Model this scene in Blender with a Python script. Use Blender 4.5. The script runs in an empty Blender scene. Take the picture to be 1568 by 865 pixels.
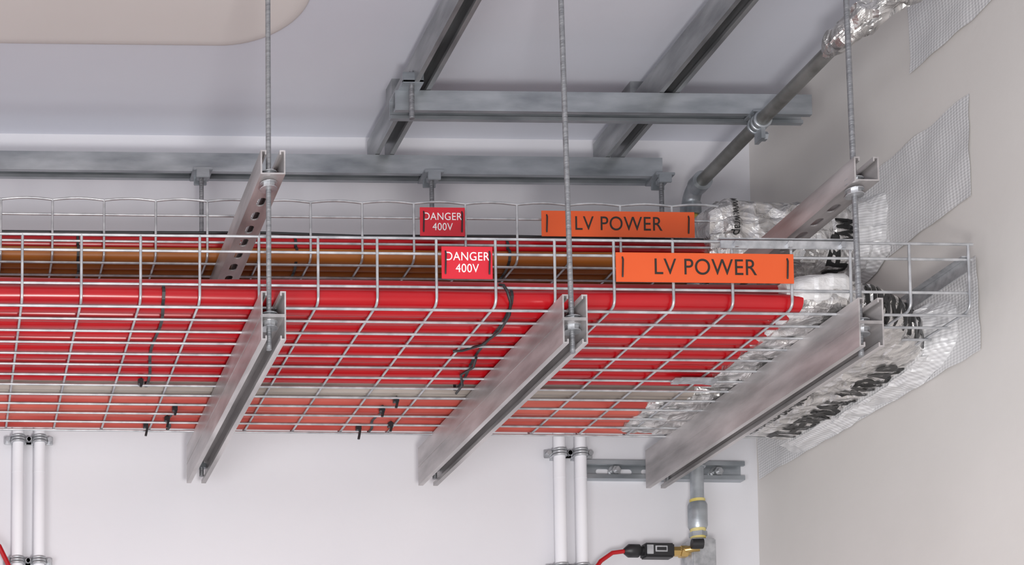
import bpy, bmesh, math, random
from mathutils import Vector, Matrix, noise
from mathutils.bvhtree import BVHTree
random.seed(4)
Z0=1.6
S=bpy.context.scene
S.view_settings.view_transform='Standard'
COL=S.collection

# ---------------------------------------------------------------- materials
def mat(name,c1,c2=None,rough=.5,metal=0.,nscale=8.,detail=6.,stretch=(1,1,1),bump=0.,bscale=60.,rvar=0.,spec=.5,lo=.35,hi=.65,coat=0.):
    m=bpy.data.materials.new(name);m.use_nodes=True
    nt=m.node_tree;n=nt.nodes;l=nt.links
    b=n['Principled BSDF']
    b.inputs['Roughness'].default_value=rough;b.inputs['Metallic'].default_value=metal
    b.inputs['Specular IOR Level'].default_value=spec
    b.inputs['Coat Weight'].default_value=coat
    tc=n.new('ShaderNodeTexCoord');mp=n.new('ShaderNodeMapping');mp.inputs['Scale'].default_value=stretch
    l.new(tc.outputs['Object'],mp.inputs['Vector'])
    ns=n.new('ShaderNodeTexNoise');ns.inputs['Scale'].default_value=nscale;ns.inputs['Detail'].default_value=detail
    l.new(mp.outputs['Vector'],ns.inputs['Vector'])
    r=n.new('ShaderNodeValToRGB');r.color_ramp.elements[0].position=lo;r.color_ramp.elements[1].position=hi
    c2=c2 or c1
    r.color_ramp.elements[0].color=(*c1,1);r.color_ramp.elements[1].color=(*c2,1)
    l.new(ns.outputs['Fac'],r.inputs['Fac']);l.new(r.outputs['Color'],b.inputs['Base Color'])
    if rvar:
        mr=n.new('ShaderNodeMapRange');mr.inputs['To Min'].default_value=rough-rvar;mr.inputs['To Max'].default_value=rough+rvar
        l.new(ns.outputs['Fac'],mr.inputs['Value']);l.new(mr.outputs['Result'],b.inputs['Roughness'])
    if bump:
        n2=n.new('ShaderNodeTexNoise');n2.inputs['Scale'].default_value=bscale;n2.inputs['Detail'].default_value=4
        l.new(mp.outputs['Vector'],n2.inputs['Vector'])
        bp=n.new('ShaderNodeBump');bp.inputs['Strength'].default_value=bump;bp.inputs['Distance'].default_value=.004
        l.new(n2.outputs['Fac'],bp.inputs['Height']);l.new(bp.outputs['Normal'],b.inputs['Normal'])
    return m
M={}
M['wall']=mat('painted_wall_white',(.71,.705,.74),(.75,.74,.77),.75,nscale=2.5,bump=.06,bscale=90)
M['wallr']=mat('painted_wall_beige',(.63,.60,.575),(.68,.65,.625),.7,nscale=2.2,bump=.08,bscale=70)
M['ceil']=mat('painted_ceiling',(.63,.645,.715),(.67,.685,.745),.8,nscale=1.8,bump=.05,bscale=90)
M['ceilpatch']=mat('ceiling_patch_cream',(.70,.665,.645),(.72,.685,.665),.7,nscale=2)
M['floor']=mat('concrete_floor',(.42,.41,.40),(.5,.49,.48),.7,nscale=5)
M['galvY']=mat('galvanised_strut_along',(.30,.285,.285),(.62,.59,.59),.38,.5,nscale=30,detail=9,stretch=(1,.22,1),bump=.18,bscale=45,rvar=.12,lo=.3,hi=.7)
M['galvX']=mat('galvanised_rail',(.27,.295,.32),(.52,.55,.58),.34,.6,nscale=30,detail=9,stretch=(.3,1,1),bump=.15,bscale=45,rvar=.12,lo=.3,hi=.7)
M['galvJ']=mat('galvanised_joist',(.22,.23,.24),(.46,.47,.48),.36,.6,nscale=30,detail=9,stretch=(1,.3,1),bump=.15,bscale=45,rvar=.12,lo=.3,hi=.7)
M['wire']=mat('zinc_wire',(.38,.39,.41),(.60,.61,.63),.34,.55,nscale=40)
M['rod']=mat('threaded_rod_zinc',(.22,.225,.24),(.34,.345,.36),.45,.6,nscale=140,stretch=(.2,.2,1),bump=.4,bscale=320)
M['nut']=mat('zinc_nut',(.38,.39,.41),(.58,.59,.61),.35,.6,nscale=60)
M['red']=mat('red_cable_sheath',(.32,.0025,.007),(.47,.005,.010),.28,nscale=9,stretch=(.35,1,1),bump=.04,bscale=25,lo=.3,hi=.7)
M['reddusty']=mat('dusty_red_cable_sheath',(.40,.035,.028),(.54,.115,.085),.5,nscale=14,stretch=(.2,1,1),lo=.35,hi=.6)
M['orange']=mat('orange_cable_sheath',(.27,.075,.010),(.38,.125,.018),.4,nscale=10,stretch=(.25,1,1))
M['greyc']=mat('grey_conduit_plastic',(.22,.18,.155),(.44,.39,.35),.3,.1,nscale=18,stretch=(.12,1,1))
M['black']=mat('black_nylon',(.012,.012,.014),(.02,.02,.022),.45)
M['white']=mat('white_pvc_conduit',(.82,.82,.86),(.86,.86,.89),.35,nscale=5)
M['lab_o']=mat('orange_label_plastic',(.67,.088,.016),(.71,.10,.02),.5,nscale=6)
M['lab_r']=mat('red_sign_plastic',(.58,.014,.03),(.62,.018,.035),.45,nscale=6)
M['txt_k']=mat('black_print',(.02,.015,.012),None,.6)
M['txt_w']=mat('white_print',(.88,.88,.88),None,.6)
M['steelpipe']=mat('steel_pipe_grey',(.19,.19,.18),(.32,.32,.31),.42,.55,nscale=22,rvar=.1)
M['yellow']=mat('yellow_sealing_tape',(.60,.47,.10),(.72,.62,.28),.6,nscale=30)
M['brass']=mat('brass_fitting',(.50,.34,.12),(.66,.46,.18),.3,.85,nscale=30)

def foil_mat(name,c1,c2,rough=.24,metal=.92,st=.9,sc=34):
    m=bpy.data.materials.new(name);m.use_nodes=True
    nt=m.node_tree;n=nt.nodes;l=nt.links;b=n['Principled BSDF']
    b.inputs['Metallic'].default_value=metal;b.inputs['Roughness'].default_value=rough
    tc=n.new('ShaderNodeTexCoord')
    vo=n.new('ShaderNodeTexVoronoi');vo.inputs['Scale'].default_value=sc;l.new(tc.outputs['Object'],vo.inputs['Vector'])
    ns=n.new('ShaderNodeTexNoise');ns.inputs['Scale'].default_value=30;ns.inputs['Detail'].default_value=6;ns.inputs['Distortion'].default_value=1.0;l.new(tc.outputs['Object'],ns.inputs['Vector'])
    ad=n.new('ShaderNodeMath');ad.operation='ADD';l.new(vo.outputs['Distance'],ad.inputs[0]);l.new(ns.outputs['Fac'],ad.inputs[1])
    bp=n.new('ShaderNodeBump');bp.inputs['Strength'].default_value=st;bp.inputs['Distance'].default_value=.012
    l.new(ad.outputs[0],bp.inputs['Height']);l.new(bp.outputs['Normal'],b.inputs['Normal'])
    r=n.new('ShaderNodeValToRGB');r.color_ramp.elements[0].color=(*c1,1);r.color_ramp.elements[1].color=(*c2,1)  # dark-to-light noise colour paints in the dark reflections of crinkled folds
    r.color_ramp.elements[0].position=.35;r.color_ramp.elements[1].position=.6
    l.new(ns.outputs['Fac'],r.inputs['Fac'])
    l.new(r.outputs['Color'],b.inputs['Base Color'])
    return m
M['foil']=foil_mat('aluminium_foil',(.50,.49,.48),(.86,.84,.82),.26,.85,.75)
M['foilw']=foil_mat('white_foil_membrane',(.62,.61,.61),(.82,.81,.81),.35,.3,.35,18)
M['ink']=mat('black_foil_print',(.012,.012,.012),(.03,.03,.03),.35,.3,nscale=30)
def tape_mat():
    m=bpy.data.materials.new('reinforced_foil_tape');m.use_nodes=True
    nt=m.node_tree;n=nt.nodes;l=nt.links;b=n['Principled BSDF']
    b.inputs['Metallic'].default_value=.12;b.inputs['Roughness'].default_value=.36
    tc=n.new('ShaderNodeTexCoord')
    hs=[]
    for d,s in (('Y',40),('Z',56)):
        w=n.new('ShaderNodeTexWave');w.bands_direction=d;w.inputs['Scale'].default_value=s;w.inputs['Distortion'].default_value=.25
        l.new(tc.outputs['Object'],w.inputs['Vector']);hs.append(w)
    ad=n.new('ShaderNodeMath');ad.operation='ADD';l.new(hs[0].outputs['Fac'],ad.inputs[0]);l.new(hs[1].outputs['Fac'],ad.inputs[1])
    r=n.new('ShaderNodeValToRGB');r.color_ramp.elements[0].color=(.58,.575,.58,1);r.color_ramp.elements[1].color=(.80,.795,.80,1)
    hf=n.new('ShaderNodeMath');hf.operation='MULTIPLY';hf.inputs[1].default_value=.5;l.new(ad.outputs[0],hf.inputs[0])
    l.new(hf.outputs[0],r.inputs['Fac']);l.new(r.outputs['Color'],b.inputs['Base Color'])
    bp=n.new('ShaderNodeBump');bp.inputs['Strength'].default_value=.3;bp.inputs['Distance'].default_value=.0015
    l.new(ad.outputs[0],bp.inputs['Height']);l.new(bp.outputs['Normal'],b.inputs['Normal'])
    return m
M['tape']=tape_mat()

# ---------------------------------------------------------------- helpers
def finish(name,bm,mats,smooth=False,parent=None,center=True):
    bmesh.ops.recalc_face_normals(bm,faces=bm.faces)
    me=bpy.data.meshes.new(name);bm.to_mesh(me);bm.free()
    if not isinstance(mats,(list,tuple)): mats=[mats]
    for m in mats: me.materials.append(m)
    if smooth:
        for p in me.polygons: p.use_smooth=True
    ob=bpy.data.objects.new(name,me);COL.objects.link(ob)
    ob.location.z=Z0
    if parent is None and center:
        vs=[v.co for v in me.vertices]
        c=Vector([(min(v[i] for v in vs)+max(v[i] for v in vs))/2 for i in range(3)])
        me.transform(Matrix.Translation(-c));ob.location=c+Vector((0,0,Z0))
    if parent is not None:
        bpy.context.view_layer.update()
        ob.parent=parent;ob.matrix_parent_inverse=parent.matrix_world.inverted()
    return ob
def box(bm,x0,x1,y0,y1,z0,z1,mi=0,bev=0):
    r=bmesh.ops.create_cube(bm,size=1)
    vs=r['verts']
    for v in vs:
        v.co=Vector(((x0+x1)/2+v.co.x*(x1-x0),(y0+y1)/2+v.co.y*(y1-y0),(z0+z1)/2+v.co.z*(z1-z0)))
    fs=set(f for v in vs for f in v.link_faces)
    for f in fs:f.material_index=mi
    if bev:
        es=set(e for v in vs for e in v.link_edges)
        rr=bmesh.ops.bevel(bm,geom=list(es),offset=bev,segments=2,affect='EDGES')
        for f in rr['faces']: f.material_index=mi
def tube(bm,pts,r,n=8,mi=0,cap=True,smooth=True):
    pts=[Vector(p) for p in pts];rings=[]
    up=None
    for i,p in enumerate(pts):
        if i==0:t=(pts[1]-p)
        elif i==len(pts)-1:t=(p-pts[i-1])
        else:t=((pts[i+1]-p).normalized()+(p-pts[i-1]).normalized())
        t.normalize()
        if up is None:
            up=Vector((0,0,1)) if abs(t.z)<.9 else Vector((1,0,0))
        a=t.cross(up)
        if a.length<1e-4:a=t.cross(Vector((0,1,0)))
        a.normalize();b=a.cross(t).normalized();up=b
        rr=r[i] if isinstance(r,(list,tuple)) else r
        rings.append([bm.verts.new(p+rr*(math.cos(2*math.pi*k/n)*a+math.sin(2*math.pi*k/n)*b)) for k in range(n)])
    for i in range(len(rings)-1):
        for k in range(n):
            f=bm.faces.new((rings[i][k],rings[i][(k+1)%n],rings[i+1][(k+1)%n],rings[i+1][k]));f.material_index=mi;f.smooth=smooth
    if cap:
        for q,rg in enumerate((rings[0],rings[-1])):
            if smooth:
                rg=[bm.verts.new(v.co) for v in rg]
            if q==0: rg=rg[::-1]
            f=bm.faces.new(rg);f.material_index=mi
def hexnut(bm,c,r,h,axis='Z',n=6,mi=0,rot=0):
    c=Vector(c);d={'X':Vector((1,0,0)),'Y':Vector((0,1,0)),'Z':Vector((0,0,1))}[axis]
    tube(bm,[c-d*h/2,c+d*h/2],r,n,mi,True,False)
def arc(c,a,b,r,a0,a1,n=5):
    return [Vector(c)+r*(math.cos(a0+(a1-a0)*i/n)*Vector(a)+math.sin(a0+(a1-a0)*i/n)*Vector(b)) for i in range(n+1)]

def cprof(w=.0206,h=.0413,t=.0025,lip=.0095):
    li=lip
    return [(-w,0),(w,0),(w,h),(w-li,h),(w-li,h-.0075),(w-li+t,h-.0075),(w-li+t,h-t),(w-t,h-t),(w-t,t),(-(w-t),t),(-(w-t),h-t),(-(w-li+t),h-t),(-(w-li+t),h-.0075),(-(w-li),h-.0075),(-(w-li),h),(-w,h)]
def channel(bm,prof,axis,c,a0,a1,flip=False,mi=0,face='Z'):
    rings=[]
    for a in (a0,a1):
        rg=[]
        for u,v in prof:
            if flip:v=-v
            if axis=='Y':p=(c[0]+u,a,c[1]+v)
            elif face=='Z':p=(a,c[0]+u,c[1]+v)
            else:p=(a,c[0]-v,c[1]+u)
            rg.append(bm.verts.new(p))
        rings.append(rg)
    n=len(prof)
    for i in range(n):
        f=bm.faces.new((rings[0][i],rings[0][(i+1)%n],rings[1][(i+1)%n],rings[1][i]));f.material_index=mi
    f=bm.faces.new(rings[0]);f.material_index=mi
    f=bm.faces.new(rings[1]);f.material_index=mi
def cut(ob,slots):
    bm=bmesh.new()
    for (c,L,W,ax,D,dax) in slots:
        pts=[]
        for k in range(8):
            a=-math.pi/2+math.pi*k/7;pts.append(((L-W)/2+W/2*math.cos(a),W/2*math.sin(a)))
        for k in range(8):
            a=math.pi/2+math.pi*k/7;pts.append((-(L-W)/2+W/2*math.cos(a),W/2*math.sin(a)))
        A=Vector(ax);Dd=Vector(dax);B=Dd.cross(A)
        r0=[bm.verts.new(Vector(c)+A*u+B*v-Dd*D) for u,v in pts]
        r1=[bm.verts.new(Vector(c)+A*u+B*v+Dd*D) for u,v in pts]
        n=len(pts)
        for i in range(n): bm.faces.new((r0[i],r0[(i+1)%n],r1[(i+1)%n],r1[i]))
        bm.faces.new(r0);bm.faces.new(r1)
    cu=finish('cutter',bm,M['nut'])
    mo=ob.modifiers.new('b','BOOLEAN');mo.operation='DIFFERENCE';mo.object=cu;mo.solver='EXACT'
    bpy.context.view_layer.update()
    dg=bpy.context.evaluated_depsgraph_get()
    me=bpy.data.meshes.new_from_object(ob.evaluated_get(dg))
    ob.modifiers.clear();ob.data=me
    bpy.data.objects.remove(cu)

# ---------------------------------------------------------------- room
YW=3.31;XR=1.793;HC=1.843
def slab(name,x0,x1,y0,y1,z0,z1,m):
    bm=bmesh.new();box(bm,x0,x1,y0,y1,z0,z1);return finish(name,bm,m)
slab('wall_back',-3.2,XR+.12,YW,YW+.12,-Z0,HC,M['wall'])
slab('wall_right',XR,XR+.12,-2.2,YW,-Z0,HC,M['wallr'])
slab('ceiling',-3.2,XR+.12,-2.2,YW+.12,HC,HC+.12,M['ceil'])
slab('floor',-3.2,XR+.12,-2.2,YW+.12,-Z0-.1,-Z0,M['floor'])
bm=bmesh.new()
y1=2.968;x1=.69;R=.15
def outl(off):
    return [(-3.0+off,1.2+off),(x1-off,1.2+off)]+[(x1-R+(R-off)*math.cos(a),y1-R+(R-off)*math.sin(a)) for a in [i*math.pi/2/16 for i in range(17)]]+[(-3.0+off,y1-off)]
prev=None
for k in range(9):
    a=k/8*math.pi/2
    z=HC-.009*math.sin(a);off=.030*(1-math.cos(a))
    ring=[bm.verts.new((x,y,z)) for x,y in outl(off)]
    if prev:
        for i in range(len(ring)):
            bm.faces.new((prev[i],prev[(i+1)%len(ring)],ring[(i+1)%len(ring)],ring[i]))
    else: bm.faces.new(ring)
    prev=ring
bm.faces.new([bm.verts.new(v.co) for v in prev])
finish('cream_ceiling_patch',bm,M['ceilpatch'],smooth=False)  # thin cream patch with one rounded corner, just under the ceiling

# ---------------------------------------------------------------- lower double struts
STX=[.5395,1.038,1.5275]
YF,YB=2.46,3.225
for i,x in enumerate(STX):
    bm=bmesh.new();P=cprof()
    hb=1.0225
    channel(bm,P,'Y',(x,hb+.0413),YF,YB)
    channel(bm,P,'Y',(x,hb+.0413-.0002),YF,YB,flip=True)
    for s in (-1,1):
        box(bm,x+s*.0206-.0006,x+s*.0206+.0006,YF+.002,YB-.002,hb+.0400,hb+.0424)
    finish('strut_support_bracket',bm,M['galvY'])
for x,yb in ((.5395,3.225),(1.5275,3.225)):
    bm=bmesh.new();channel(bm,cprof(),'Y',(x,1.305),YF,yb)
    o=finish('slotted_strut_bracket',bm,M['galvJ'] if x<0 else M['galvY'],center=False)
    cut(o,[((x,YF+.045+.05*k,1.305),.030,.014,(0,1,0),.006,(0,0,1)) for k in range(15)])

# ---------------------------------------------------------------- threaded rods
def rod(name,x,y,h0,h1,nuts,xt=None,r=.0043):
    bm=bmesh.new();xt=x if xt is None else xt
    L=h1-h0
    tube(bm,[(x,y,h0),(xt,y,h1)],r,12)
    for h in nuts:
        xx=x+(xt-x)*(h-h0)/L
        hexnut(bm,(xx,y,h),.0105,.008,mi=1)
        tube(bm,[(xx,y,h-.0052),(xx,y,h-.004)],.0145,16,1,True,False)
        tube(bm,[(xx,y,h+.004),(xx,y,h+.0052)],.0145,16,1,True,False)
    return finish(name,bm,[M['rod'],M['nut']])
RY=2.484
rod('threaded_rod',.537,RY,1.015,HC,[1.0560,1.0705,1.296,1.314])
rod('threaded_rod',1.043,RY,1.015,HC,[1.0560,1.0705],xt=1.030)
rod('threaded_rod',1.524,RY,1.015,HC,[1.0560,1.0705,1.296,1.314],xt=1.514)
# ---------------------------------------------------------------- rails at ceiling
bm=bmesh.new();channel(bm,cprof(),'X',(3.2206,1.7435),-2.5,1.545,flip=True)
finish('ceiling_strut_rail',bm,M['galvX'])
for x in (.944,1.443):
    bm=bmesh.new();channel(bm,cprof(h=.062),'Y',(x,1.8065),.6,3.262,flip=True)
    for y in (1.2,2.2,3.1):
        box(bm,x-.02,x+.02,y-.02,y+.02,1.8065,HC)
    finish('ceiling_strut_joist',bm,M['galvJ'])
bm=bmesh.new();channel(bm,cprof(),'X',(2.9736,1.7435),.893,1.728,flip=True)
finish('ceiling_strut_crossbar',bm,M['galvX'])

for x,low in ((.547,1.03),(1.045,1.03),(1.542,1.03)):
    bm=bmesh.new();y=3.203;h=1.702
    box(bm,x-.021,x+.021,y-.022,y+.03,h-.006,h,1,.001)
    box(bm,x-.014,x+.014,y-.022,y-.017,h-.022,h-.004,1,.001)
    box(bm,x-.014,x+.014,y+.012,y+.017,h-.022,h-.004,1,.001)
    hexnut(bm,(x,y-.002,h-.012),.011,.009,mi=1)
    tube(bm,[(x,y-.002,low),(x,y-.002,h-.004)],.0048,12)
    for hh in (1.052,1.296):hexnut(bm,(x,y-.002,hh),.011,.009,mi=1)
    finish('rear_drop_rod',bm,[M['rod'],M['galvX']])
bm=bmesh.new();x=.921;y=2.937
box(bm,x-.021,x+.021,2.925,2.96,1.7425,1.749,1,.001)
box(bm,x-.021,x+.021,2.925,2.930,1.7435,1.765,1,.001)
hexnut(bm,(x,y,1.754),.011,.009,mi=1)
tube(bm,[(x,y,1.675),(x,y,1.772)],.0052,12)
finish('beam_clamp',bm,[M['rod'],M['galvX']])

# ---------------------------------------------------------------- wire trays
WR=.0024
def tray(name,yf,yb,hb,ht,x0,x1,xs,sideh,bw,arch=False):
    bm=bmesh.new()
    rc=.012
    for x in xs:
        pts=[(x,yf,ht)]
        pts+=[(x,yf,hb+rc+.004)]
        pts+=arc((x,yf+rc,hb+rc),(0,1,0),(0,0,1),rc,math.pi,1.5*math.pi,4)
        pts+=arc((x,yb-rc,hb+rc),(0,1,0),(0,0,1),rc,1.5*math.pi,2*math.pi,4)
        pts+=[(x,yb,ht)]
        tube(bm,pts,WR,8)
    for h in sideh:
        for y,s in ((yf,1),(yb,-1)):
            off=s*WR*1.6
            if arch and h==sideh[0]:
                pts=[]
                xx=[x0]+[x for x in xs if x0<x<x1]+[x1]
                for a,b in zip(xx[:-1],xx[1:]):
                    for k in range(6):
                        t=k/6;pts.append((a+(b-a)*t,y,h+.004*math.sin(math.pi*t)))
                pts.append((x1,y,h))
                tube(bm,pts,WR,8)
            else:
                o=0 if h==sideh[0] else off
                tube(bm,[(x0,y+o,h),(x1,y+o,h)],WR,8)
    for y in bw:
        tube(bm,[(x0,y,hb-WR*1.6),(x1,y,hb-WR*1.6)],WR,8)
    return finish(name,bm,M['wire'],smooth=False)
LB=1.1075
xs=[.126+.1*k for k in range(-12,17)]
tray('wire_cable_tray',2.51,3.15,LB,1.222,-1.1,1.734,xs,[1.222,1.197,1.139],[2.523+.0508*k for k in range(13)])
xs=[.202+.1*k for k in range(-13,14)]
tray('wire_cable_tray',2.871,3.171,1.352,1.467,-1.1,1.50,xs,[1.467,1.440,1.387],[2.884+.0545*k for k in range(6)],arch=True)
bm=bmesh.new()
box(bm,1.304,1.536,2.5035,2.506,1.208,1.222,0,.0008)
box(bm,1.304,1.536,2.506,2.518,1.2255,1.2275,0,.0004)
for x in (1.33,1.42,1.51): tube(bm,[(x,2.499,1.2145),(x,2.504,1.2145)],.006,6,0,True,False)
finish('tray_splice_plate',bm,M['nut'])
bm=bmesh.new()
box(bm,1.728,1.731,2.512,2.68,1.178,1.203,0,.0006)
box(bm,1.716,1.728,2.512,2.68,1.2005,1.203,0,.0006)
finish('tray_end_stiffener',bm,M['nut'])
bm=bmesh.new()
box(bm,1.38,1.44,2.80,2.83,LB-.009,LB-.0065,0,.0006)
box(bm,1.37,1.385,2.805,2.825,LB-.012,LB-.006,0,.0006);box(bm,1.435,1.45,2.805,2.825,LB-.012,LB-.006,0,.0006)
finish('tray_bottom_splice_clip',bm,M['nut'])

# ---------------------------------------------------------------- cables
def cables(name,rows,x0,m,jit=.003):
    bm=bmesh.new()
    for (y,h,r,x1) in rows:
        ph=random.random()*10;pts=[]
        N=34
        for k in range(N+1):
            x=x0+(x1-x0)*k/N
            pts.append((x,y+jit*noise.noise(Vector((x*2.2,ph,0))),h+max(-.0005,jit*.5*noise.noise(Vector((x*2.0,ph,5))))))
        tube(bm,pts,r,18)
    return finish(name,bm,m,smooth=False)
rows=[]
y=2.533;k=0
while y<2.90:
    r=.0156;rows.append((y,LB+WR+r,r,1.455+.06*(y-2.53)/.4+random.uniform(-.01,.01)));y+=.0338
y=2.565
while y<2.88:
    rows.append((y,LB+WR+.0165*2.75,.0155,1.45+random.uniform(-.01,.02)));y+=.036
cables('red_power_cables',rows[:],-1.0,M['red'],.006)
rows=[(2.999+.034*k,LB+WR+.0155,.0152,1.44+.01*k) for k in range(5)]
cables('dusty_red_power_cables',rows,-1.0,M['reddusty'])
cables('grey_conduit',[(2.925,LB+WR+.012,.012,1.46),(2.952,LB+WR+.012,.012,1.46)],-1.0,M['greyc'],.001)
UB=1.352+WR
cables('orange_power_cables',[(2.893+.03*k,UB+.0145,.0145,1.51) for k in range(4)],-1.0,M['orange'])
cables('red_feeder_cables',[(2.905,UB+.042,.0145,1.51),(3.02,UB+.016,.0155,1.51),(3.055,UB+.016,.0155,1.51),(3.09,UB+.016,.0155,1.51),(3.125,UB+.016,.0155,1.51)],-1.0,M['red'])
bm=bmesh.new()
tube(bm,[(-1,2.9,UB+.06),(.3,2.896,UB+.0605),(.62,2.892,UB+.061),(.8,2.9,UB+.0605),(1.1,2.895,UB+.061),(1.5,2.9,UB+.06)],.0030,8)
finish('black_control_cable',bm,M['black'])

# cable ties
bm=bmesh.new()
def strap(pts,w=.0055,t=.0012):
    pts=[Vector(p) for p in pts];pr=None
    for p in pts:
        q=[bm.verts.new(p+Vector((s*w/2,0,0))) for s in(-1,1)]
        if pr: bm.faces.new((pr[0],pr[1],q[1],q[0]))
        pr=q
def under(x,xe,y0,y1,h,drop=.0016,segs=60,pitch=.0336,top=.034):
    pts=[(x,y0+.012,h+top),(x,y0+.003,h+top-.008),(x,y0,h+.016),(x,y0+.004,h+.005)]
    y0+=.012
    for k in range(segs+1):
        t=k/segs;y=y0+(y1-y0)*t
        pts.append((x+(xe-x)*t+.004*math.sin(t*9),y,h-drop))
    pts.append((xe,y1,h+.03))
    strap(pts)
under(.366,.386,2.514,2.9,LB+WR)
under(.955,.986,2.514,2.9,LB+WR)
under(.46,.463,2.985,3.14,LB+WR)
under(.874,.885,2.985,3.14,LB+WR)
under(-.2,-.19,2.514,2.9,LB+WR)
for x in (.253,.677,1.09):
    under(x,x+.006,2.877,3.14,UB)
    strap([(x,2.889,UB+.03),(x,2.8885,UB+.045),(x,2.897,UB+.0575),(x,2.91,UB+.058)])
for x,y,h,l in ((.414,3.1,LB,.026),(.452,3.06,LB,.022),(.459,3.0,LB,.018),(.855,3.1,LB,.028),(.915,3.08,LB,.018),(.872,2.99,LB,.020),(.885,2.94,LB,.02),(.372,2.86,LB,.014)):
    tube(bm,[(x,y,h-l),(x+.003,y,h-l*.4),(x,y,h+.003)],.0027,6)
    box(bm,x-.005,x+.005,y-.005,y+.005,h-.009,h)
tube(bm,[(.936,2.520,LB+.040),(.938,2.508,LB+.034),(.944,2.506,LB+.022),(.950,2.508,LB+.004),(.958,2.535,LB-.006),(.965,2.60,LB-.007),(.955,2.66,LB-.007),(.93,2.69,LB-.006),(.915,2.695,LB-.005)],.0024,6)
tube(bm,[(.966,2.72,LB-.006),(.975,2.76,LB-.008),(.965,2.80,LB-.007),(.985,2.85,LB-.008),(.99,2.90,LB-.005)],.0024,6)
finish('cable_ties',bm,M['black'])

# ---------------------------------------------------------------- labels
def label(name,x0,x1,h0,h1,y,m,lines,tm,tie,sx=.86,bend=0.):
    bm=bmesh.new();box(bm,x0,x1,y-.0012,y,h0,h1,0,.0004)
    ob=finish(name,bm,m)
    cx=(x0+x1)/2
    for i,(s,sz,hz) in enumerate(lines):
        cu=bpy.data.curves.new('lettering_%d'%(i+1),'FONT');cu.body=s;cu.size=sz;cu.align_x='CENTER';cu.align_y='CENTER';cu.extrude=.0002
        cu.space_character=1.05
        cu.materials.append(tm)
        t=bpy.data.objects.new('lettering_%d'%(i+1),cu);COL.objects.link(t)
        t.rotation_euler=(math.pi/2,0,0);t.location=(cx,y-.0016,hz+Z0);t.scale=(sx,1,1)
        bpy.context.view_layer.update()
        t.parent=ob;t.matrix_parent_inverse=ob.matrix_world.inverted()
    b2=bmesh.new()
    for x in tie:
        xx=x
        pts=[(xx,y-.001,h0+.008),(xx-.0005,y-.0026,h0+.011),(xx+.0005,y-.0026,h1-.013),(xx,y-.001,h1-.008)]
        tube(b2,pts,.0014,6)
        tube(b2,[(x,y-.001,h1-.008),(x,y+.008,h1-.006)],.0012,6);tube(b2,[(x,y-.001,h0+.008),(x,y+.008,h0+.008)],.0012,6)
    finish('label_ties',b2,M['black'],parent=ob)
    return ob
YL=2.5055
label('lv_power_label',1.127,1.427,1.148,1.199,YL,M['lab_o'],[('LV POWER',.0395,1.1735)],M['txt_k'],(1.138,1.416),.88)
label('danger_400v_sign',.833,.919,1.150,1.206,YL,M['lab_r'],[('DANGER',.0210,1.1880),('400V',.0210,1.1675)],M['txt_w'],(.8395,.9135),.86)
YL=2.866
label('lv_power_label',1.147,1.443,1.402,1.453,YL,M['lab_o'],[('LV POWER',.0395,1.427)],M['txt_k'],(1.157,1.431),.86)
label('danger_400v_sign',.912,.999,1.400,1.457,YL,M['lab_r'],[('DANGER',.0210,1.4380),('400V',.0210,1.4175)],M['txt_w'],(.919,.993),.86)

# ---------------------------------------------------------------- foil bundles
def bundle(name,stations,m,amp=.006,n=56,exp=3.2,seed=0,cap=True,step=.007,smooth=False):
    bm=bmesh.new();rings=[]
    st=[]
    for i in range(len(stations)-1):
        a=stations[i];b=stations[i+1]
        L=(Vector(b[0])-Vector(a[0])).length;K=max(2,int(L/step))
        for k in range(K):
            t=k/K;st.append([Vector(a[j]).lerp(Vector(b[j]),t) for j in range(3)])
    st.append([Vector(v) for v in stations[-1]])
    for c,A,B in st:
        rg=[]
        for k in range(n):
            th=2*math.pi*k/n;cs,sn=math.cos(th),math.sin(th)
            rr=(abs(cs)**exp+abs(sn)**exp)**(-1/exp)
            p=c+A*cs*rr+B*sn*rr
            q=p+Vector((seed,0,0))
            d=amp*(1.3*noise.noise(q*14)+.9*(noise.cell(q*34)-.5)+.9*noise.noise(q*40))
            p=p+(p-c).normalized()*d
            rg.append(bm.verts.new(p))
        rings.append(rg)
    for i in range(len(rings)-1):
        for k in range(n):
            bm.faces.new((rings[i][k],rings[i][(k+1)%n],rings[i+1][(k+1)%n],rings[i+1][k]))
    if cap:
        bm.faces.new(rings[0]);bm.faces.new(rings[-1])
    return finish(name,bm,m,smooth=smooth)
def bst(x,ya,yb,ha,hb):
    return ((x,(ya+yb)/2,(ha+hb)/2),(0,(yb-ya)/2,0),(0,0,(hb-ha)/2))
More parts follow.
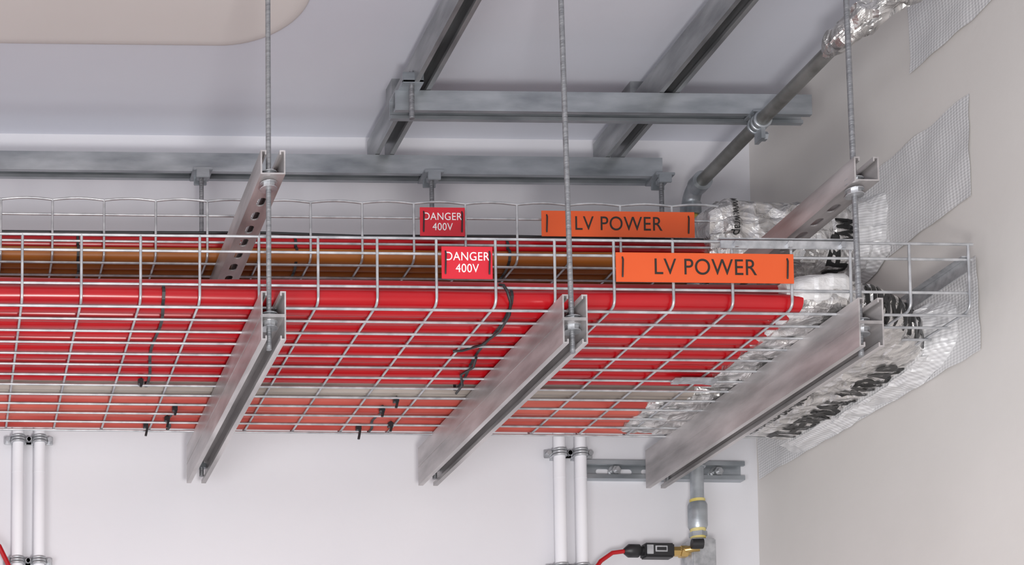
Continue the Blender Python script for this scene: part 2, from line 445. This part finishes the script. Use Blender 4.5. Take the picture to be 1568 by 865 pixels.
def print_on(ob,text,size,loc,right,upv,sx=1.,bold=.0):
    """lettering printed on the wrap: outline laid on the wrap surface along its own normal direction"""
    right=Vector(right).normalized();upv=Vector(upv).normalized();nrm=right.cross(upv)
    cu=bpy.data.curves.new('p','FONT');cu.body=text;cu.size=size;cu.offset=bold
    t=bpy.data.objects.new('p',cu);COL.objects.link(t);bpy.context.view_layer.update()
    me=bpy.data.meshes.new_from_object(t.evaluated_get(bpy.context.evaluated_depsgraph_get()))
    bpy.data.objects.remove(t)
    bm=bmesh.new();bm.from_mesh(me)
    xs=[v.co.x for v in bm.verts];ys=[v.co.y for v in bm.verts]
    for ax,(a,b) in ((0,(min(xs),max(xs))),(1,(min(ys),max(ys)))):
        k=a+.003
        while k<b:
            no=(1,0,0) if ax==0 else (0,1,0)
            bmesh.ops.bisect_plane(bm,geom=bm.verts[:]+bm.edges[:]+bm.faces[:],plane_co=(k,k,0),plane_no=no)
            k+=.004
    bpy.context.view_layer.update()
    mw=ob.matrix_world
    tb=BVHTree.FromPolygons([mw@v.co for v in ob.data.vertices],[tuple(p.vertices) for p in ob.data.polygons])
    L=Vector(loc)+Vector((0,0,Z0));bad=[]
    for v in bm.verts:
        p=L+right*v.co.x*sx+upv*v.co.y
        h=tb.ray_cast(p+nrm*.15,-nrm,.5)
        if h[0] is None: bad.append(v);v.co=p;continue
        v.co=h[0]+nrm*.0018-Vector((0,0,Z0))
    bmesh.ops.delete(bm,geom=bad,context='VERTS')
    return finish('blanket_print',bm,M['ink'],parent=ob)
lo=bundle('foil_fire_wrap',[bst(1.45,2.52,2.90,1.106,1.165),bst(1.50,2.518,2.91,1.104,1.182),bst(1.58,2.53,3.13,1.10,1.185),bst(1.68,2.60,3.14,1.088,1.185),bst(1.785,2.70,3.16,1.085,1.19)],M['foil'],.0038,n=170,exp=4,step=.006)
print_on(lo,'THERMAL WRAP',.075,(1.752,3.10,1.0),(0,-1,0),(-1,0,0),.70,.0022)
print_on(lo,'FIRE RATED BLANKET',.034,(1.66,3.10,1.0),(0,-1,0),(-1,0,0),.75,.0006)
print_on(lo,'IIMWRA',.075,(1.56,2.5,1.112),(1,0,0),(0,0,1),.72,.0022)
bundle('foil_fire_wrap',[bst(1.425,2.522,2.62,1.118,1.165),bst(1.45,2.516,2.72,1.110,1.180),bst(1.50,2.514,2.78,1.112,1.188),bst(1.53,2.518,2.80,1.112,1.19)],M['foilw'],.003,n=70,exp=3.5,seed=15)
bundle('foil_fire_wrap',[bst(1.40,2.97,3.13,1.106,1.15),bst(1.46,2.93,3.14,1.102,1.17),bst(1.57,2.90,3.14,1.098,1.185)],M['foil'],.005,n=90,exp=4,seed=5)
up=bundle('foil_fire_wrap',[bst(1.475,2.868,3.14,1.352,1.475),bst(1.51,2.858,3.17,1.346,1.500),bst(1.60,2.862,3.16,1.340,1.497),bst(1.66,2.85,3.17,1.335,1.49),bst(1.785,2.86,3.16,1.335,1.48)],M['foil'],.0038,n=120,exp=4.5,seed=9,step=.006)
print_on(up,'www.wrap',.026,(1.515,2.8,1.488),(0,0,-1),(1,0,0),.7,.0001)
print_on(up,'MWI',.060,(1.71,2.8,1.44),(0,0,-1),(1,0,0),.5,.002)
print_on(up,'THERMAL WRAP',.055,(1.735,3.1,1.3),(0,-1,0),(-1,0,0),.6,.0018)
print_on(up,'FIRE BLANKET',.036,(1.64,3.1,1.3),(0,-1,0),(-1,0,0),.7,.0008)

def patch(name,y0,y1,h0,h1,seed,cut=0):
    bm=bmesh.new();ny=int((y1-y0)/.01);nz=int((h1-h0)/.01);g=[]
    for i in range(ny+1):
        r=[]
        for j in range(nz+1):
            u=i/ny;v=j/nz
            y=y0+(y1-y0)*u;h=h0+(h1-h0)*v
            e=.004*noise.noise(Vector((y*20,h*20,seed)))
            if i in(0,ny):y+=e
            if j in(0,nz):h+=e
            x=XR-.0035-.0035*noise.noise(Vector((y*16,h*16,seed+3)))-.001*noise.noise(Vector((y*50,h*50,seed)))
            r.append(bm.verts.new((x,y,h)))
        g.append(r)
    for i in range(ny):
        for j in range(nz):
            bm.faces.new((g[i][j],g[i+1][j],g[i+1][j+1],g[i][j+1]))
    return finish(name,bm,M['tape'],smooth=True)
patch('sealing_tape_patch',2.59,2.95,1.35,1.535,1)
patch('sealing_tape_patch',2.58,3.30,1.068,1.235,2)
patch('sealing_tape_patch',2.48,2.742,1.66,1.84,3)
bundle('foil_sealing_collar',[bst(1.75,2.67,3.17,1.078,1.195),bst(1.772,2.655,3.18,1.072,1.205),bst(1.790,2.635,3.19,1.066,1.215)],M['tape'],.007,n=120,exp=4,seed=21)
bundle('foil_sealing_collar',[bst(1.745,2.845,3.17,1.33,1.488),bst(1.77,2.835,3.18,1.328,1.494),bst(1.790,2.815,3.19,1.322,1.50)],M['tape'],.007,n=90,exp=4,seed=31)

# ---------------------------------------------------------------- steel pipe
PX=1.623;PH=1.686;PY=3.238;PR=.0135
bm=bmesh.new()
tube(bm,[(PX,2.64,PH),(PX,PY-.035,PH)],PR,24)
pts=arc((PX,PY-.032,PH-.032),(0,0,1),(0,1,0),.032,0,math.pi/2,8)
tube(bm,pts,.0185,24,1)
tube(bm,[(PX,PY-.055,PH),(PX,PY-.03,PH)],.0215,24,1)
tube(bm,[(PX,PY,PH-.055),(PX,PY,PH-.028)],.0215,24,1)
tube(bm,[(PX,PY,PH-.064),(PX,PY,PH-.055)],.0158,24,2)
tube(bm,[(PX,PY,.86),(PX,PY,PH-.04)],PR,24,1)
tube(bm,[(PX,PY,.938),(PX,PY,.944),(PX,PY,.990),(PX,PY,.996)],[.017,.0195,.0195,.017],24,1)
tube(bm,[(PX,PY,.996),(PX,PY,1.003)],.0155,20,2)
tube(bm,[(PX,PY,.916),(PX,PY,.938)],.0155,20,2)
hexnut(bm,(PX,PY,.926),.018,.010,mi=1)
finish('steel_gas_pipe',bm,[M['steelpipe'],M['galvX'],M['yellow']])
bm=bmesh.new()
yc=2.955
pts=arc((PX,yc,PH),(1,0,0),(0,0,1),PR+.002,0,2*math.pi,24)
for d in (-.012,0,.012):
    tube(bm,[Vector(p)+Vector((0,d,0)) for p in pts],.0035,8,0,False)
box(bm,PX-.004,PX+.004,yc-.013,yc+.013,PH-PR-.026,PH-PR)
hexnut(bm,(PX+.008,yc,PH-PR-.016),.009,.010,'X')
box(bm,PX-.02,PX+.02,yc-.015,yc+.02,1.700,1.7035)
finish('pipe_clamp',bm,M['galvX'])
def rst(c,d,r):
    d=Vector(d).normalized();a=d.cross(Vector((0,0,1))).normalized();b=a.cross(d)
    return (c,tuple(a*r),tuple(b*r))
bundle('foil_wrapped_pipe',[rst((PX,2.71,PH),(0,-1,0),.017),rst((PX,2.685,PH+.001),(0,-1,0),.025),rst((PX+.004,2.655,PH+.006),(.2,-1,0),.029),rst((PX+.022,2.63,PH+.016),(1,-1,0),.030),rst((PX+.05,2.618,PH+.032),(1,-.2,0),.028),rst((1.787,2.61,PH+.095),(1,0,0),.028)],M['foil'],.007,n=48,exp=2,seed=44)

# ---------------------------------------------------------------- wall channel
bm=bmesh.new();channel(bm,cprof(h=.021),'X',(YW,1.0845),1.405,1.755,face='Y')
o=finish('wall_strut_channel',bm,M['galvX'],center=False)
cut(o,[((1.45+.05*k,YW-.002,1.0845),.030,.012,(1,0,0),.006,(0,1,0)) for k in range(6)])
bm=bmesh.new()
for x in (1.475,1.70):
    hexnut(bm,(x,YW-.012,1.0845),.010,.012,'Y');tube(bm,[(x,YW-.005,1.0845),(x,YW-.003,1.0845)],.014,16)
    tube(bm,[(x,YW-.003,1.0845),(x,YW-.024,1.0845)],.005,10)
finish('anchor_bolts',bm,M['nut'])
bm=bmesh.new()
pts=arc((PX,PY,1.0845),(1,0,0),(0,1,0),PR+.002,0,2*math.pi,24)
for d in (-.01,0,.01): tube(bm,[Vector(p)+Vector((0,0,d)) for p in pts],.003,8,0,False)
box(bm,PX-.02,PX+.02,PY+PR,YW-.02,1.072,1.097)
finish('pipe_clamp',bm,M['galvX'])

# ---------------------------------------------------------------- white conduits
for xa,xb,hs in ((.159,.206,(1.135,.865)),(1.346,1.392,(1.118,.863))):
    for x in (xa,xb):
        bm=bmesh.new();yy=YW-.026
        tube(bm,[(x,yy,-1.2),(x,yy,1.19)],.0125,24)
        tube(bm,[(x,yy,1.06),(x,yy,1.062)],.0128,24)
        for h in hs:
            ring=arc((x,yy,h),(1,0,0),(0,1,0),.0135,math.pi,2*math.pi,14)
            for d in (-.006,0,.006):
                tube(bm,[(x-.0135,yy+.012,h+d)]+[Vector(p)+Vector((0,0,d)) for p in ring]+[(x+.0135,yy+.012,h+d)],.003,8,1)
            box(bm,x-.03,x+.03,yy+.008,yy+.012,h-.009,h+.009,1,.001)
            box(bm,x-.012,x+.012,yy+.012,YW,h-.010,h+.010,1)
            for s in (-1,1): hexnut(bm,(x+s*.0225,yy+.003,h),.0055,.012,'Y',8,1)
        finish('wall_conduit_pipe',bm,[M['white'],M['nut']])

# ---------------------------------------------------------------- valve block and pressure switch
bm=bmesh.new()
box(bm,PX-.026,PX+.026,PY-.026,PY+.026,.83,.912,0,.003)
tube(bm,[(PX,PY,.70),(PX,PY,.835)],.016,20)
finish('steel_valve_block',bm,M['nut'])
bm=bmesh.new();h=.885;y=PY-.01
tube(bm,[(PX-.022,y,h),(PX-.030,y,h),(PX-.031,y,h),(PX-.045,y,h),(PX-.046,y,h),(PX-.065,y,h)],[.009,.009,.0135,.0135,.011,.011],6,1,True,False)
tube(bm,[(PX-.050,y,h+.001),(PX-.012,y-.02,h+.004)],.0075,10,1)
tube(bm,[(PX-.032,y-.026,h+.010),(PX-.010,y-.030,h+.010)],.011,14,2)
box(bm,PX-.125,PX-.062,y-.014,y+.014,h-.015,h+.016,2,.003)
box(bm,PX-.122,PX-.108,y-.0155,y-.013,h-.009,h+.011,0,.0006)
box(bm,PX-.104,PX-.078,y-.0155,y-.013,h-.004,h+.009,0,.0006)
box(bm,PX-.101,PX-.081,y-.0165,y-.015,h-.001,h+.006,2,.0004)
tube(bm,[(PX-.125,y,h+.001),(PX-.133,y,h+.001),(PX-.134,y,h+.001),(PX-.155,y,h+.001),(PX-.165,y,h)],[.010,.010,.0145,.0145,.006],14,2)
tube(bm,[(PX-.163,y,h),(PX-.19,y,h-.004),(PX-.215,y,h-.022),(PX-.235,y,h-.05),(PX-.25,y,h-.10),(PX-.26,y,h-.3),(PX-.26,y,h-.8)],.0048,12,3)
finish('pressure_switch',bm,[M['wire'],M['brass'],M['black'],M['red']])
bm=bmesh.new()
tube(bm,[(-.4,3.27,.955),(-.05,3.27,.95),(.08,3.27,.93),(.119,3.27,.892),(.140,3.27,.849),(.15,3.27,.79),(.155,3.27,.3)],.0055,12)
finish('red_signal_cable',bm,M['red'])

# ---------------------------------------------------------------- lights
def area(name,loc,target,size,energy,color=(1,1,1)):
    L=bpy.data.lights.new(name,'AREA');L.energy=energy;L.size=size;L.color=color;L.shape='DISK'
    o=bpy.data.objects.new(name,L);COL.objects.link(o);o.location=loc
    o.rotation_euler=(Vector(target)-Vector(loc)).to_track_quat('-Z','Y').to_euler()
area('flash_light',(.35,.5,Z0-.1),(.75,3.0,Z0+1.1),.35,36,(1,.98,.96))
area('room_fill_light',(-1.4,-.6,Z0-.6),(1.0,3.0,Z0+1.2),1.6,50,(.97,.97,1))
w=bpy.data.worlds.new('world');S.world=w;w.use_nodes=True
w.node_tree.nodes['Background'].inputs['Color'].default_value=(.96,.965,1,1)
w.node_tree.nodes['Background'].inputs['Strength'].default_value=.82

# ---------------------------------------------------------------- camera
cam=bpy.data.cameras.new('camera');co=bpy.data.objects.new('camera',cam);COL.objects.link(co)
R=Matrix.Rotation(math.pi/2+.067,4,'X')@Matrix.Rotation(.011,4,'Z')
co.matrix_world=Matrix.Translation((0,0,Z0))@R
cam.sensor_fit='HORIZONTAL';cam.sensor_width=36;cam.lens=36*2340/1568
cam.shift_x=(784+90)/1568;cam.shift_y=(1308-432.4)/1568
cam.clip_start=.05
S.camera=co
